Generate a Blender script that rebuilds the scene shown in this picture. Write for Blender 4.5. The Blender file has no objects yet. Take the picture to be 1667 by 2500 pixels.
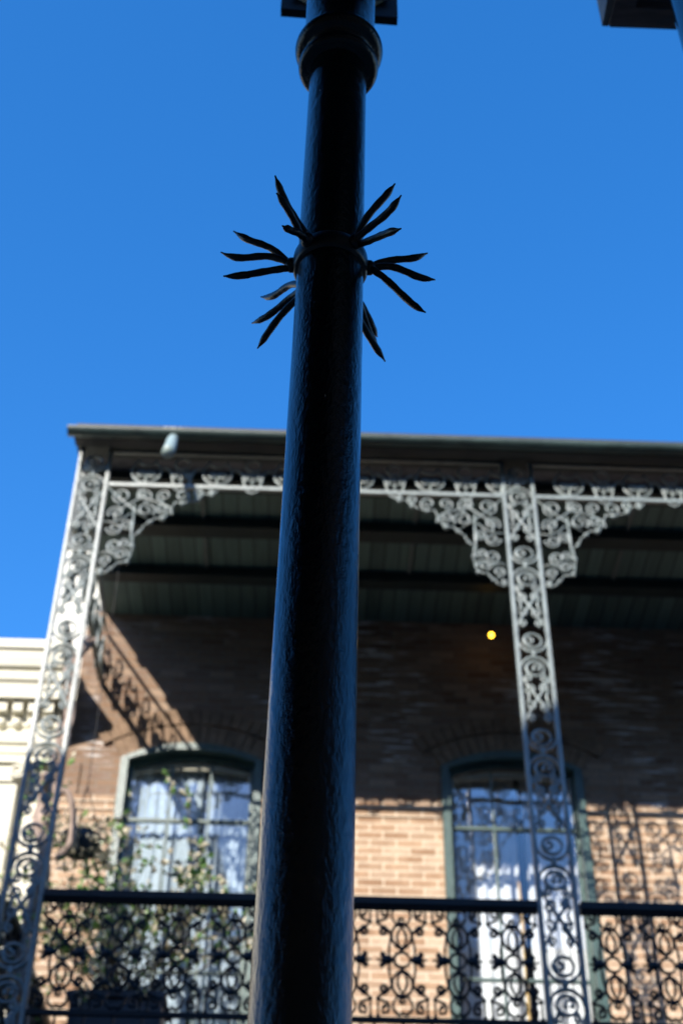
import bpy, math, random
from mathutils import Vector, Matrix
R = math.radians
scene = bpy.context.scene
col = scene.collection
rnd = random.Random(11)

# ------------------------------------------------------------------ camera
cam_d = bpy.data.cameras.new("Camera")
cam = bpy.data.objects.new("Camera", cam_d); col.objects.link(cam)
cam_d.sensor_fit = 'VERTICAL'; cam_d.sensor_height = 36; cam_d.lens = 50
cam_d.clip_end = 2000; cam_d.clip_start = .05
f = 2500 * 50 / 36
u = Vector((50.5, 4025, -f)).normalized()
q = .0201; s = (50.5 + f * q) / 4025
x = Vector((1, -s, -q)); x -= u * x.dot(u); x.normalize()
y = u.cross(x)
m3 = Matrix((x, y, u))                       # rows: world axes in camera space
cam.matrix_world = Matrix.Translation((0, 0, 1.6)) @ m3.to_4x4()
scene.camera = cam
cam_d.dof.use_dof = True
cam_d.dof.focus_distance = 2.15
cam_d.dof.aperture_fstop = 5.2

# ------------------------------------------------------------------ world, sun, exposure
SUN = Vector((.46, 1, -.65)).normalized()
w = bpy.data.worlds.new("World"); scene.world = w; w.use_nodes = True
nt = w.node_tree; nt.nodes.clear()
sky = nt.nodes.new('ShaderNodeTexSky'); sky.sky_type = 'NISHITA'; sky.sun_disc = False
sky.sun_elevation = R(30.6); sky.sun_rotation = R(204.7)
sky.air_density = 1.0; sky.dust_density = .3; sky.ozone_density = 3.0
hs = nt.nodes.new('ShaderNodeHueSaturation'); hs.inputs['Saturation'].default_value = 1.33; hs.inputs['Hue'].default_value = .506
hs.inputs['Value'].default_value = 1.0
bg = nt.nodes.new('ShaderNodeBackground'); bg.inputs[1].default_value = .15
wo = nt.nodes.new('ShaderNodeOutputWorld')
nt.links.new(sky.outputs[0], hs.inputs['Color']); nt.links.new(hs.outputs[0], bg.inputs[0]); nt.links.new(bg.outputs[0], wo.inputs[0])
sd = bpy.data.lights.new("Sun", 'SUN'); sd.energy = 3.6; sd.angle = R(.4); sd.color = (1, .93, .83)
so = bpy.data.objects.new("Sun", sd); col.objects.link(so)
so.rotation_euler = SUN.to_track_quat('-Z', 'Y').to_euler(); so.location = (-5, -10, 20)
vs = scene.view_settings; vs.view_transform = 'Standard'; vs.look = 'None'; vs.exposure = 1.22; vs.gamma = 1
scene.cycles.max_bounces = 8; scene.cycles.transparent_max_bounces = 12

# ------------------------------------------------------------------ materials
def nodes(name):
    m = bpy.data.materials.new(name); m.use_nodes = True
    t = m.node_tree; b = t.nodes['Principled BSDF']
    return m, t, b
def mapping(t, scale=(1, 1, 1), rot=(0, 0, 0), coord='Object'):
    tc = t.nodes.new('ShaderNodeTexCoord'); mp = t.nodes.new('ShaderNodeMapping')
    mp.inputs['Scale'].default_value = scale; mp.inputs['Rotation'].default_value = rot
    t.links.new(tc.outputs[coord], mp.inputs[0]); return mp
def noise(t, scale, detail=4, rough=.6, vec=None):
    n = t.nodes.new('ShaderNodeTexNoise'); n.inputs['Scale'].default_value = scale
    n.inputs['Detail'].default_value = detail; n.inputs['Roughness'].default_value = rough
    if vec is not None: t.links.new(vec.outputs[0], n.inputs['Vector'])
    return n
def ramp(t, src, stops):
    r = t.nodes.new('ShaderNodeValToRGB'); e = r.color_ramp.elements
    while len(e) < len(stops): e.new(.5)
    for k, (p, c) in enumerate(stops):
        e[k].position = p; e[k].color = (*c, 1) if len(c) == 3 else c
    t.links.new(src, r.inputs[0]); return r
def mix(t, fac, a, b, mode='MIX'):
    n = t.nodes.new('ShaderNodeMix'); n.data_type = 'RGBA'; n.blend_type = mode
    for sock, v in ((n.inputs[0], fac), (n.inputs[6], a), (n.inputs[7], b)):
        if isinstance(v, (int, float)): sock.default_value = v
        elif isinstance(v, tuple): sock.default_value = (*v, 1)
        else: t.links.new(v, sock)
    return n.outputs[2]
def bump(t, b, src, strength, dist=.01):
    n = t.nodes.new('ShaderNodeBump'); n.inputs['Strength'].default_value = strength; n.inputs['Distance'].default_value = dist
    t.links.new(src, n.inputs['Height']); t.links.new(n.outputs[0], b.inputs['Normal']); return n
def plain(name, c, rough=.5, spec=.5, var=.25, scale=6, metallic=0, bmp=0, bscale=40, stretch=(1, 1, 1)):
    m, t, b = nodes(name)
    mp = mapping(t, stretch)
    n = noise(t, scale, 6, .65, mp)
    lo = tuple(v * (1 - var) for v in c); hi = tuple(min(1, v * (1 + var)) for v in c)
    r = ramp(t, n.outputs[0], [(.3, lo), (.7, hi)])
    t.links.new(r.outputs[0], b.inputs['Base Color'])
    b.inputs['Roughness'].default_value = rough; b.inputs['Metallic'].default_value = metallic
    b.inputs['Specular IOR Level'].default_value = spec
    if bmp:
        n2 = noise(t, bscale, 4, .6, mp); bump(t, b, n2.outputs[0], bmp)
    return m

def brick_mat(name):
    m, t, b = nodes(name)
    mp = mapping(t, (1, 1, 1), (R(90), 0, 0))
    br = t.nodes.new('ShaderNodeTexBrick'); t.links.new(mp.outputs[0], br.inputs['Vector'])
    br.inputs['Scale'].default_value = 1; br.inputs['Brick Width'].default_value = .19; br.inputs['Row Height'].default_value = .061
    br.inputs['Mortar Size'].default_value = .006; br.inputs['Mortar Smooth'].default_value = .4; br.inputs['Bias'].default_value = 0
    br.inputs['Color1'].default_value = (0, 0, 0, 1); br.inputs['Color2'].default_value = (1, 1, 1, 1); br.inputs['Mortar'].default_value = (.5, .5, .5, 1)
    tc = t.nodes.new('ShaderNodeTexCoord'); sx = t.nodes.new('ShaderNodeSeparateXYZ'); t.links.new(tc.outputs['Object'], sx.inputs[0])
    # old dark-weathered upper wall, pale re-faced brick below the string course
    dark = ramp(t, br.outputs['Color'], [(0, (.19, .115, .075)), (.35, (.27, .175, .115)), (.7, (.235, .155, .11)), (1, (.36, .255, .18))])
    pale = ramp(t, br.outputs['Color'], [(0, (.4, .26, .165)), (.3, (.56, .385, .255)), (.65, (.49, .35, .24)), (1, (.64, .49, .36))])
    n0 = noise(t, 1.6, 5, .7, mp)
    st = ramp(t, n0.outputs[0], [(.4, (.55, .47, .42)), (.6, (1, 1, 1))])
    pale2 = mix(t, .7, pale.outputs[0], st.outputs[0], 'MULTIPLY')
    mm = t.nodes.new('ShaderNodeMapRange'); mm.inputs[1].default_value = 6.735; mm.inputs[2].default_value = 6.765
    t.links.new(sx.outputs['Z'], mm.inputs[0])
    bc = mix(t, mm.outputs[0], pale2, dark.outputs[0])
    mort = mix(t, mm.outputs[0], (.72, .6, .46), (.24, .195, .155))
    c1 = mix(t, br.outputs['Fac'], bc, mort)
    # lime bloom smeared along the joints of the upper wall
    mp2 = mapping(t, (1.3, 1, 16)); e1 = noise(t, 2.2, 3, .6, mp2); e2 = noise(t, 1.1, 3, .6)
    t.links.new(tc.outputs['Object'], e2.inputs['Vector'])
    er = ramp(t, e1.outputs[0], [(.54, (0, 0, 0)), (.6, (1, 1, 1))]); er2 = ramp(t, e2.outputs[0], [(.5, (0, 0, 0)), (.6, (1, 1, 1))])
    em = mix(t, 1.0, er.outputs[0], er2.outputs[0], 'MULTIPLY')
    emd = mix(t, 1.0, em, mm.outputs[0], 'MULTIPLY')
    half = mix(t, 1.0, emd, (.9, .9, .9), 'MULTIPLY')
    c2 = mix(t, half, c1, (.7, .68, .66))
    n3 = noise(t, 30, 5, .7, mp); g = ramp(t, n3.outputs[0], [(.3, (.72, .72, .72)), (.65, (1, 1, 1))])
    c3 = mix(t, .8, c2, g.outputs[0], 'MULTIPLY')
    t.links.new(c3, b.inputs['Base Color']); b.inputs['Roughness'].default_value = .9; b.inputs['Specular IOR Level'].default_value = .2
    h = mix(t, br.outputs['Fac'], n3.outputs[0], (0, 0, 0))
    bump(t, b, h, .5, .012)
    return m

def glossy_paint(name, c, rough, pit, sc, stretch, coat=0.0, dist=.004, spec=.5):
    m, t, b = nodes(name)
    mp = mapping(t, stretch)
    n = noise(t, sc, 5, .62, mp); n2 = noise(t, sc * .28, 3, .5, mp)
    a = t.nodes.new('ShaderNodeMath'); a.operation = 'MULTIPLY_ADD'; a.inputs[1].default_value = .55
    t.links.new(n2.outputs[0], a.inputs[0]); t.links.new(n.outputs[0], a.inputs[2])
    r = ramp(t, n.outputs[0], [(.3, tuple(v * .6 for v in c)), (.7, c)])
    vo = t.nodes.new('ShaderNodeTexVoronoi'); vo.inputs['Scale'].default_value = 26; t.links.new(mapping(t, (1, 1, .6)).outputs[0], vo.inputs['Vector'])
    sp = ramp(t, vo.outputs['Distance'], [(.035, (1, 1, 1)), (.05, (0, 0, 0))])
    n4 = noise(t, 7, 2, .5); sp2 = ramp(t, n4.outputs[0], [(.56, (0, 0, 0)), (.6, (1, 1, 1))])
    fl_ = mix(t, 1.0, sp.outputs[0], sp2.outputs[0], 'MULTIPLY')
    t.links.new(mix(t, fl_, r.outputs[0], (.3, .29, .26)), b.inputs['Base Color'])
    b.inputs['Roughness'].default_value = rough; b.inputs['Specular IOR Level'].default_value = spec
    b.inputs['Coat Weight'].default_value = coat; b.inputs['Coat Roughness'].default_value = .08
    bump(t, b, a.outputs[0], pit, dist)
    return m

def board_mat(name, c, width=.11):
    m, t, b = nodes(name)
    tc = t.nodes.new('ShaderNodeTexCoord'); sx = t.nodes.new('ShaderNodeSeparateXYZ'); t.links.new(tc.outputs['Object'], sx.inputs[0])
    d = t.nodes.new('ShaderNodeMath'); d.operation = 'DIVIDE'; d.inputs[1].default_value = width; t.links.new(sx.outputs['X'], d.inputs[0])
    fr = t.nodes.new('ShaderNodeMath'); fr.operation = 'FRACT'; t.links.new(d.outputs[0], fr.inputs[0])
    fl = t.nodes.new('ShaderNodeMath'); fl.operation = 'FLOOR'; t.links.new(d.outputs[0], fl.inputs[0])
    wn = t.nodes.new('ShaderNodeTexWhiteNoise'); wn.noise_dimensions = '1D'; t.links.new(fl.outputs[0], wn.inputs['W'])
    cr = ramp(t, wn.outputs['Value'], [(0, tuple(v * .75 for v in c)), (1, tuple(v * 1.25 for v in c))])
    gr = ramp(t, fr.outputs[0], [(0, (.2, .2, .2)), (.07, (.2, .2, .2)), (.1, (1, 1, 1))])
    mp = mapping(t, (12, 1, 1)); n = noise(t, 3, 5, .6, mp); g2 = ramp(t, n.outputs[0], [(.3, (.7, .7, .7)), (.7, (1, 1, 1))])
    k = mix(t, 1, cr.outputs[0], gr.outputs[0], 'MULTIPLY'); k = mix(t, 1, k, g2.outputs[0], 'MULTIPLY')
    t.links.new(k, b.inputs['Base Color']); b.inputs['Roughness'].default_value = .6
    bump(t, b, gr.outputs[0], .6, .01)
    return m

def glass_mat():
    m = bpy.data.materials.new('window_glass'); m.use_nodes = True; t = m.node_tree; t.nodes.clear()
    o = t.nodes.new('ShaderNodeOutputMaterial'); mx = t.nodes.new('ShaderNodeMixShader')
    tr = t.nodes.new('ShaderNodeBsdfTransparent'); tr.inputs[0].default_value = (.9, .93, .93, 1)
    gl = t.nodes.new('ShaderNodeBsdfGlossy'); gl.inputs['Roughness'].default_value = .02
    fr = t.nodes.new('ShaderNodeFresnel'); fr.inputs[0].default_value = 1.9
    mp = mapping(t); n = noise(t, 1.8, 2, .5, mp)
    bp = t.nodes.new('ShaderNodeBump'); bp.inputs['Strength'].default_value = .05; bp.inputs['Distance'].default_value = .05
    t.links.new(n.outputs[0], bp.inputs['Height']); t.links.new(bp.outputs[0], gl.inputs['Normal'])
    t.links.new(fr.outputs[0], mx.inputs[0]); t.links.new(tr.outputs[0], mx.inputs[1]); t.links.new(gl.outputs[0], mx.inputs[2])
    t.links.new(mx.outputs[0], o.inputs[0]); return m

M = dict(
    brick=brick_mat('old_brick'),
    vous=plain('arch_brick', (.22, .15, .1), .9, .2, .35, 9, bmp=.4),
    iron=plain('pale_iron_paint', (.175, .21, .2), .42, 1.0, .35, 9, bmp=.25, bscale=60),
    rail=plain('black_iron_paint', (.007, .011, .014), .42, .3, .3, 14, bmp=.2, bscale=60),
    pole=glossy_paint('black_gloss_paint', (.002, .005, .006), .09, 1.0, 120, (1, 1, .42), .0, .0021),
    pole2=glossy_paint('black_spike_paint', (.005, .009, .011), .35, .5, 90, (1, 1, 1), .0, .0016),
    gutter=plain('gutter_paint', (.035, .058, .052), .4, .5, .55, 3.5, stretch=(1, 4, 4), bmp=.3),
    spout=plain('spout_paint', (.26, .34, .33), .45, .5, .2, 12),
    fascia=plain('fascia_paint', (.028, .026, .026), .6, .4, .4, 5, stretch=(.6, 4, 4), bmp=.3),
    soffit=board_mat('soffit_boards', (.1, .165, .145)),
    ledger=plain('dark_beam_paint', (.016, .026, .026), .5, .4, .3, 8),
    batten=plain('batten_paint', (.13, .15, .14), .6, .4, .2, 8),
    roof=plain('slate_roof', (.09, .09, .1), .8, .3, .4, 5),
    green=plain('green_window_paint', (.05, .092, .084), .35, .5, .3, 10, stretch=(3, 3, 1), bmp=.2),
    sash=plain('sash_paint', (.07, .11, .1), .4, .5, .2, 10),
    blind=plain('cream_blind', (.55, .5, .4), .8, .2, .12, 12),
    curtain=plain('white_curtain', (.83, .84, .88), .9, .1, .06, 8),
    sheer=plain('blue_sheer_curtain', (.5, .58, .66), .9, .1, .06, 8),
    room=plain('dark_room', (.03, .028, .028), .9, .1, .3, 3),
    gold=plain('gold_tassel', (.6, .38, .12), .5, .5, .3, 60),
    cream=plain('cream_stucco', (.78, .74, .62), .85, .2, .05, 2.5, bmp=.1),
    cream2=plain('cream_trim', (.68, .65, .53), .7, .3, .04, 5),
    bark=plain('vine_bark', (.3, .23, .19), .9, .2, .5, 18, bmp=.8, bscale=30, stretch=(1, 1, .4)),
    leaf=plain('green_leaf', (.19, .36, .09), .35, .5, .5, 9),
    leafp=plain('pale_leaf', (.75, .68, .5), .3, .5, .35, 9),
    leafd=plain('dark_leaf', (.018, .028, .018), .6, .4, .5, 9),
    stem=plain('twig_bark', (.1, .075, .05), .9, .2, .3, 20),
    box=plain('dark_planter', (.03, .04, .05), .5, .4, .3, 10),
    soil=plain('potting_soil', (.03, .02, .015), 1, .1, .3, 20),
    asphalt=plain('asphalt', (.05, .05, .05), .9, .3, .3, 2, bmp=.4),
    paving=plain('paving_stone', (.26, .24, .21), .9, .3, .2, 3, bmp=.3),
    dbrick=plain('shaded_facade', (.16, .12, .1), .9, .2, .3, 3, bmp=.3),
    dwood=plain('dark_timber', (.1, .085, .085), .7, .3, .45, 6, stretch=(1, 6, 1), bmp=.4),
    edge=plain('weathered_edge', (.2, .19, .18), .7, .3, .5, 14, bmp=.5),
    sign=plain('black_sign_paint', (.008, .012, .014), .6, .3, .3, 10),
    disc=plain('cream_enamel', (.62, .58, .42), .6, .3, .15, 20),
    band=plain('grey_enamel', (.1, .1, .11), .6, .3, .15, 20),
    wire=plain('lamp_wire', (.02, .02, .02), .6, .3, .1, 10),
)
M['glass'] = glass_mat()
for k_ in ('leaf', 'leafp'):
    t_ = M[k_].node_tree; b_ = t_.nodes['Principled BSDF']; o_ = t_.nodes['Material Output']
    tl = t_.nodes.new('ShaderNodeBsdfTranslucent'); mxs = t_.nodes.new('ShaderNodeMixShader'); mxs.inputs[0].default_value = .35
    t_.links.new(b_.inputs['Base Color'].links[0].from_socket, tl.inputs[0]); t_.links.new(b_.outputs[0], mxs.inputs[1]); t_.links.new(tl.outputs[0], mxs.inputs[2]); t_.links.new(mxs.outputs[0], o_.inputs[0])
mb, tb, bb = nodes('lit_bulb'); bb.inputs['Base Color'].default_value = (1, .7, .2, 1)
bb.inputs['Emission Color'].default_value = (1, .52, .03, 1); bb.inputs['Emission Strength'].default_value = 5
M['bulb'] = mb

# ------------------------------------------------------------------ mesh helpers
class MB:
    def __init__(s): s.v = []; s.f = []; s.mi = []
    def add(s, vs_, fs, mi=0):
        o = len(s.v); s.v += [tuple(p) for p in vs_]; s.f += [tuple(i + o for i in q_) for q_ in fs]; s.mi += [mi] * len(fs)
    def box(s, x0, x1, y0, y1, z0, z1, mi=0):
        s.add([(x0, y0, z0), (x1, y0, z0), (x1, y1, z0), (x0, y1, z0), (x0, y0, z1), (x1, y0, z1), (x1, y1, z1), (x0, y1, z1)],
              [(0, 3, 2, 1), (4, 5, 6, 7), (0, 1, 5, 4), (1, 2, 6, 5), (2, 3, 7, 6), (3, 0, 4, 7)], mi)
    def prism_xz(s, pts, y0, y1, mi=0):           # convex-ish polygon in XZ extruded in Y
        n = len(pts)
        s.add([(a, y0, b) for a, b in pts] + [(a, y1, b) for a, b in pts],
              [tuple(range(n)), tuple(reversed(range(n, 2 * n)))] + [(i, (i + 1) % n, n + (i + 1) % n, n + i) for i in range(n)], mi)
    def prism_yz(s, pts, x0, x1, mi=0):
        n = len(pts)
        s.add([(x0, a, b) for a, b in pts] + [(x1, a, b) for a, b in pts],
              [tuple(range(n)), tuple(reversed(range(n, 2 * n)))] + [(i, (i + 1) % n, n + (i + 1) % n, n + i) for i in range(n)], mi)
    def flat_tube(s, pts, r, depth=1.0, sides=6, mi=0):      # planar curve in local XZ; pts (u, v)
        n = len(pts)
        if n < 2: return
        if not isinstance(r, (list, tuple)): r = [r] * n
        vs_ = []
        for i, (a, b) in enumerate(pts):
            p0 = pts[max(0, i - 1)]; p1 = pts[min(n - 1, i + 1)]
            t = Vector((p1[0] - p0[0], p1[1] - p0[1])); t = t.normalized() if t.length > 1e-9 else Vector((1, 0))
            nx, nz = -t.y, t.x
            for k in range(sides):
                an = 2 * math.pi * k / sides + .52
                c, d = math.cos(an) * r[i], math.sin(an) * r[i] * depth
                vs_.append((a + nx * c, d, b + nz * c))
        fs = [(i * sides + k, i * sides + (k + 1) % sides, (i + 1) * sides + (k + 1) % sides, (i + 1) * sides + k) for i in range(n - 1) for k in range(sides)]
        fs += [tuple(reversed(range(sides))), tuple((n - 1) * sides + k for k in range(sides))]
        s.add(vs_, fs, mi)
    def tube(s, pts, r, sides=8, mi=0):
        n = len(pts); pts = [Vector(p) for p in pts]
        if not isinstance(r, (list, tuple)): r = [r] * n
        ref = Vector((.31, .87, .38)).normalized(); vs_ = []
        for i, p in enumerate(pts):
            t = (pts[min(n - 1, i + 1)] - pts[max(0, i - 1)]).normalized()
            a = ref - t * ref.dot(t); a.normalize(); ref = a.copy(); b = t.cross(a)
            for k in range(sides):
                an = 2 * math.pi * k / sides
                vs_.append(p + a * math.cos(an) * r[i] + b * math.sin(an) * r[i])
        fs = [(i * sides + k, i * sides + (k + 1) % sides, (i + 1) * sides + (k + 1) % sides, (i + 1) * sides + k) for i in range(n - 1) for k in range(sides)]
        fs += [tuple(reversed(range(sides))), tuple((n - 1) * sides + k for k in range(sides))]
        s.add(vs_, fs, mi)
    def ball(s, c, r, mi=0, seg=8, ring=5, sc=(1, 1, 1)):
        vs_ = [(c[0], c[1], c[2] + r * sc[2])]
        for i in range(1, ring):
            ph = math.pi * i / ring
            for k in range(seg):
                th = 2 * math.pi * k / seg
                vs_.append((c[0] + r * sc[0] * math.sin(ph) * math.cos(th), c[1] + r * sc[1] * math.sin(ph) * math.sin(th), c[2] + r * sc[2] * math.cos(ph)))
        vs_.append((c[0], c[1], c[2] - r * sc[2])); L = len(vs_) - 1
        fs = [(0, 1 + k, 1 + (k + 1) % seg) for k in range(seg)]
        for i in range(ring - 2):
            a = 1 + i * seg; fs += [(a + k, a + seg + k, a + seg + (k + 1) % seg, a + (k + 1) % seg) for k in range(seg)]
        a = 1 + (ring - 2) * seg; fs += [(a + k, L, a + (k + 1) % seg) for k in range(seg)]
        s.add(vs_, fs, mi)
    def lathe(s, prof, c=(0, 0), sides=32, mi=0, lean=0.0, z0=0):     # prof: (r, z)
        vs_ = []; n = len(prof)
        for r_, z in prof:
            for k in range(sides):
                an = 2 * math.pi * k / sides
                vs_.append((c[0] + r_ * math.cos(an) + lean * (z - z0), c[1] + r_ * math.sin(an), z))
        fs = [(i * sides + k, i * sides + (k + 1) % sides, (i + 1) * sides + (k + 1) % sides, (i + 1) * sides + k) for i in range(n - 1) for k in range(sides)]
        fs += [tuple(reversed(range(sides))), tuple((n - 1) * sides + k for k in range(sides))]
        s.add(vs_, fs, mi)
    def leaf(s, p, d, size, mi=0):
        p = Vector(p); d = Vector(d).normalized(); side = d.cross(Vector((rnd.uniform(-1, 1), rnd.uniform(-1, 1), rnd.uniform(-.2, 1)))).normalized()
        w_ = size * .32; up = side.cross(d) * size * .12
        s.add([p, p + d * size * .45 + side * w_ + up, p + d * size, p + d * size * .45 - side * w_ + up, p + d * size * .5 - up], [(0, 1, 4), (1, 2, 4), (2, 3, 4), (3, 0, 4)], mi)
    def mesh(s, name, mats, smooth=False, bevel=0):
        me = bpy.data.meshes.new(name); me.from_pydata(s.v, [], s.f)
        for m_ in (mats if isinstance(mats, (list, tuple)) else [mats]): me.materials.append(m_)
        for p, mi in zip(me.polygons, s.mi): p.material_index = mi; p.use_smooth = smooth
        me.update(); return me
    def build(s, name, mats, parent=None, smooth=False, loc=None, rot=None, bevel=0):
        o = bpy.data.objects.new(name, s.mesh(name, mats, smooth)); col.objects.link(o)
        if parent: o.parent = parent
        if loc: o.location = loc
        if rot: o.rotation_euler = rot
        if bevel:
            b = o.modifiers.new('Bevel', 'BEVEL'); b.width = bevel; b.segments = 2; b.limit_method = 'ANGLE'
        return o
def tag(o, label=None, cat=None, group=None, kind=None):
    if label: o['label'] = label
    if cat: o['category'] = cat
    if group: o['group'] = group
    if kind: o['kind'] = kind
    return o
def thing(name, loc, label, cat, group=None):
    o = bpy.data.objects.new(name, None); col.objects.link(o); o.location = loc; o.empty_display_size = .2
    return tag(o, label, cat, group)
def inst(me, name, parent, loc, rot=None, scale=None):
    o = bpy.data.objects.new(name, me); col.objects.link(o); o.parent = parent; o.location = loc
    if rot: o.rotation_euler = rot
    if scale: o.scale = scale
    return o

# ---- scroll curves (local 2-D)
def arc(cx, cz, r, a0, a1, n=None, rz=None):
    n = n or max(5, int(abs(a1 - a0) / 14)); rz = rz or r
    return [(cx + r * math.cos(R(a0 + (a1 - a0) * i / n)), cz + rz * math.sin(R(a0 + (a1 - a0) * i / n))) for i in range(n + 1)]
def spiral(cx, cz, r0, r1, a0, turns, n=None):     # turns signed
    n = n or max(8, int(abs(turns) * 22))
    return [(cx + (r0 + (r1 - r0) * (i / n)) * math.cos(R(a0) + 2 * math.pi * turns * i / n), cz + (r0 + (r1 - r0) * (i / n)) * math.sin(R(a0) + 2 * math.pi * turns * i / n)) for i in range(n + 1)]
def euler(p, h, L, k0, k1, n=18, pw=2.0):
    xx, zz = p; th = R(h); out = [(xx, zz)]; ds = L / n
    for i in range(n):
        th += (k0 + (k1 - k0) * ((i + .5) / n) ** pw) * ds
        xx += math.cos(th) * ds; zz += math.sin(th) * ds; out.append((xx, zz))
    return out
def sscroll(p, h, L, K, sym=1, n=16, pw=2.0):      # sym 1 = S, -1 = C
    a = euler(p, h, L / 2, 0, K, n, pw); b = euler(p, h + 180, L / 2, 0, K * sym, n, pw)
    return list(reversed(b)) + a[1:]
def iron(mb_, pts, r=.0075, depth=1.3, ends=1.55):
    n = len(pts)
    mb_.flat_tube(pts, [r * (.75 + .45 * math.sin(math.pi * i / (n - 1))) for i in range(n)], depth)
    if ends:
        for e in (pts[0], pts[-1]): mb_.ball((e[0], 0, e[1]), r * ends, seg=7, ring=5)

# ================================================================== SETTING
g = MB(); g.box(-400, 400, -400, 400, -.2, 0); tag(g.build('ground', M['paving']), kind='structure')
g = MB(); g.box(-200, 200, 2.3, 6.4, -.1, .004); tag(g.build('road', M['asphalt']), kind='structure')
for nm, y0, y1 in (('pavement', -1.9, 2.28), ('pavement', 6.42, 9.2)):
    g = MB(); g.box(-60, 60, y0, y1, -.05, .13); tag(g.build(nm, M['paving']), kind='structure')

# building on the camera's side of the street (throws the shade line on the ironwork)
bk = thing('shaded_building', (0, -1.9, 0), 'tall dark building standing behind the viewer across the street from the gallery', 'building')
b = MB()
YB = -1.9; zf = lambda zc_: zc_ + .65 * (7.2 - YB)
L0, L1 = zf(5.9), zf(6.27)
b.prism_xz([(-60, 0), (60, 0), (60, 10.6), (14, 10.6), (-1.1, 10.6), (-1.3, L1 + .3), (-2.6, L1 + .1), (-2.82, L1), (-3.15, L0), (-60, L0)], -9 - YB, 0)
b.build('wall', M['dbrick'], bk)
for i in range(6):
    for zz in (2.0, 5.6):
        w_ = MB(); xx = -8 + i * 3
        w_.box(xx, xx + 1.1, -.02, .03, zz, zz + 2.0); w_.build('window', M['room'], bk)

# ================================================================== BRICK TOWNHOUSE
W = 9.2
house = thing('brick_townhouse', (0, W, 0), 'old brick townhouse with arched windows behind the iron gallery', 'building')
XL, XR = -1.76, 7.0
wins = [(-1.36, -.31), (1.0, 2.05), (3.36, 4.41)]
ZS, ZA, ZF, ZT = 7.07, 7.21, 4.14, 8.42
def arch_pts(x0, x1, zs, za, n=14):
    h = za - zs; hw = (x1 - x0) / 2; rad = (hw * hw + h * h) / (2 * h); cx = (x0 + x1) / 2; cz = za - rad
    a = math.asin(hw / rad)
    return [(cx + rad * math.sin(-a + 2 * a * i / n), cz + rad * math.cos(-a + 2 * a * i / n)) for i in range(n + 1)], cx, cz, rad, a
b = MB()
b.box(XL, XR, 0, .32, 0, ZF)
px_ = XL
for x0, x1 in wins:
    b.box(px_, x0, 0, .32, ZF, ZT)
    ap = arch_pts(x0, x1, ZS, ZA)[0]
    for (a0, c0), (a1, c1) in zip(ap, ap[1:]):
        b.prism_xz([(a0, c0), (a1, c1), (a1, ZT), (a0, ZT)], 0, .32)
    px_ = x1
b.box(px_, XR, 0, .32, ZF, ZT)
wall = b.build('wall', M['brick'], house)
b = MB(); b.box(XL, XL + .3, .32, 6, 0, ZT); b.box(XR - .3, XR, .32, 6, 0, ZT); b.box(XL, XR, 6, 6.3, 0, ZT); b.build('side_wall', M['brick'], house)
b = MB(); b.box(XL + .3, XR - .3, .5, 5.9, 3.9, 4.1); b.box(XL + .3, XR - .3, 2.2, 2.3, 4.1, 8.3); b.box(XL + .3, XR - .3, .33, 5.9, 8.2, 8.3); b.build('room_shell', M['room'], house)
# voussoirs, surround strips, string course
for wi, (x0, x1) in enumerate(wins):
    ap, cx, cz, rad, a = arch_pts(x0, x1, ZS, ZA)
    b = MB(); n = 17
    for course, (r0, r1) in enumerate(((.004, .155), (.162, .29))):
        nn = n + course * 2
        aa = a * (1 + .05 * course) + (.03 if course else 0)
        for i in range(nn):
            t0 = -aa + 2 * aa * i / nn + .0035; t1 = -aa + 2 * aa * (i + 1) / nn - .0035
            pr = -(.012 + rnd.uniform(0, .006) + .012 * course)
            pts = [(cx + (rad + r) * math.sin(t), cz + (rad + r) * math.cos(t)) for r, t in ((r0, t0), (r0, t1), (r1, t1), (r1, t0))]
            b.prism_xz(pts[::-1], pr, .02)
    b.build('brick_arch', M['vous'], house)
    for xa, xb in ((x0 - .31, x0 - .285), (x1 + .285, x1 + .31)):
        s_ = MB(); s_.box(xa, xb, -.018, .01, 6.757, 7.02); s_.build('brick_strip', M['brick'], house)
b = MB(); b.prism_yz([(0, 7.77), (-.72, 7.8), (-.72, 7.74), (0, 7.15)], XL - .035, XL - .003); b.build('side_bracket', M['rail'], house)
s_ = MB()
xs = [XL - .02] + [v for w_ in wins for v in (w_[0], w_[1])] + [XR]
for i in range(0, len(xs), 2):
    if xs[i + 1] - xs[i] > .1:
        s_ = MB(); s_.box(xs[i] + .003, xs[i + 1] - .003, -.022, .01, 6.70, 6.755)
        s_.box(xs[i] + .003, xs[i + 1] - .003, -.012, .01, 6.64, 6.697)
        s_.build('string_course', M['brick'], house)

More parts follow.
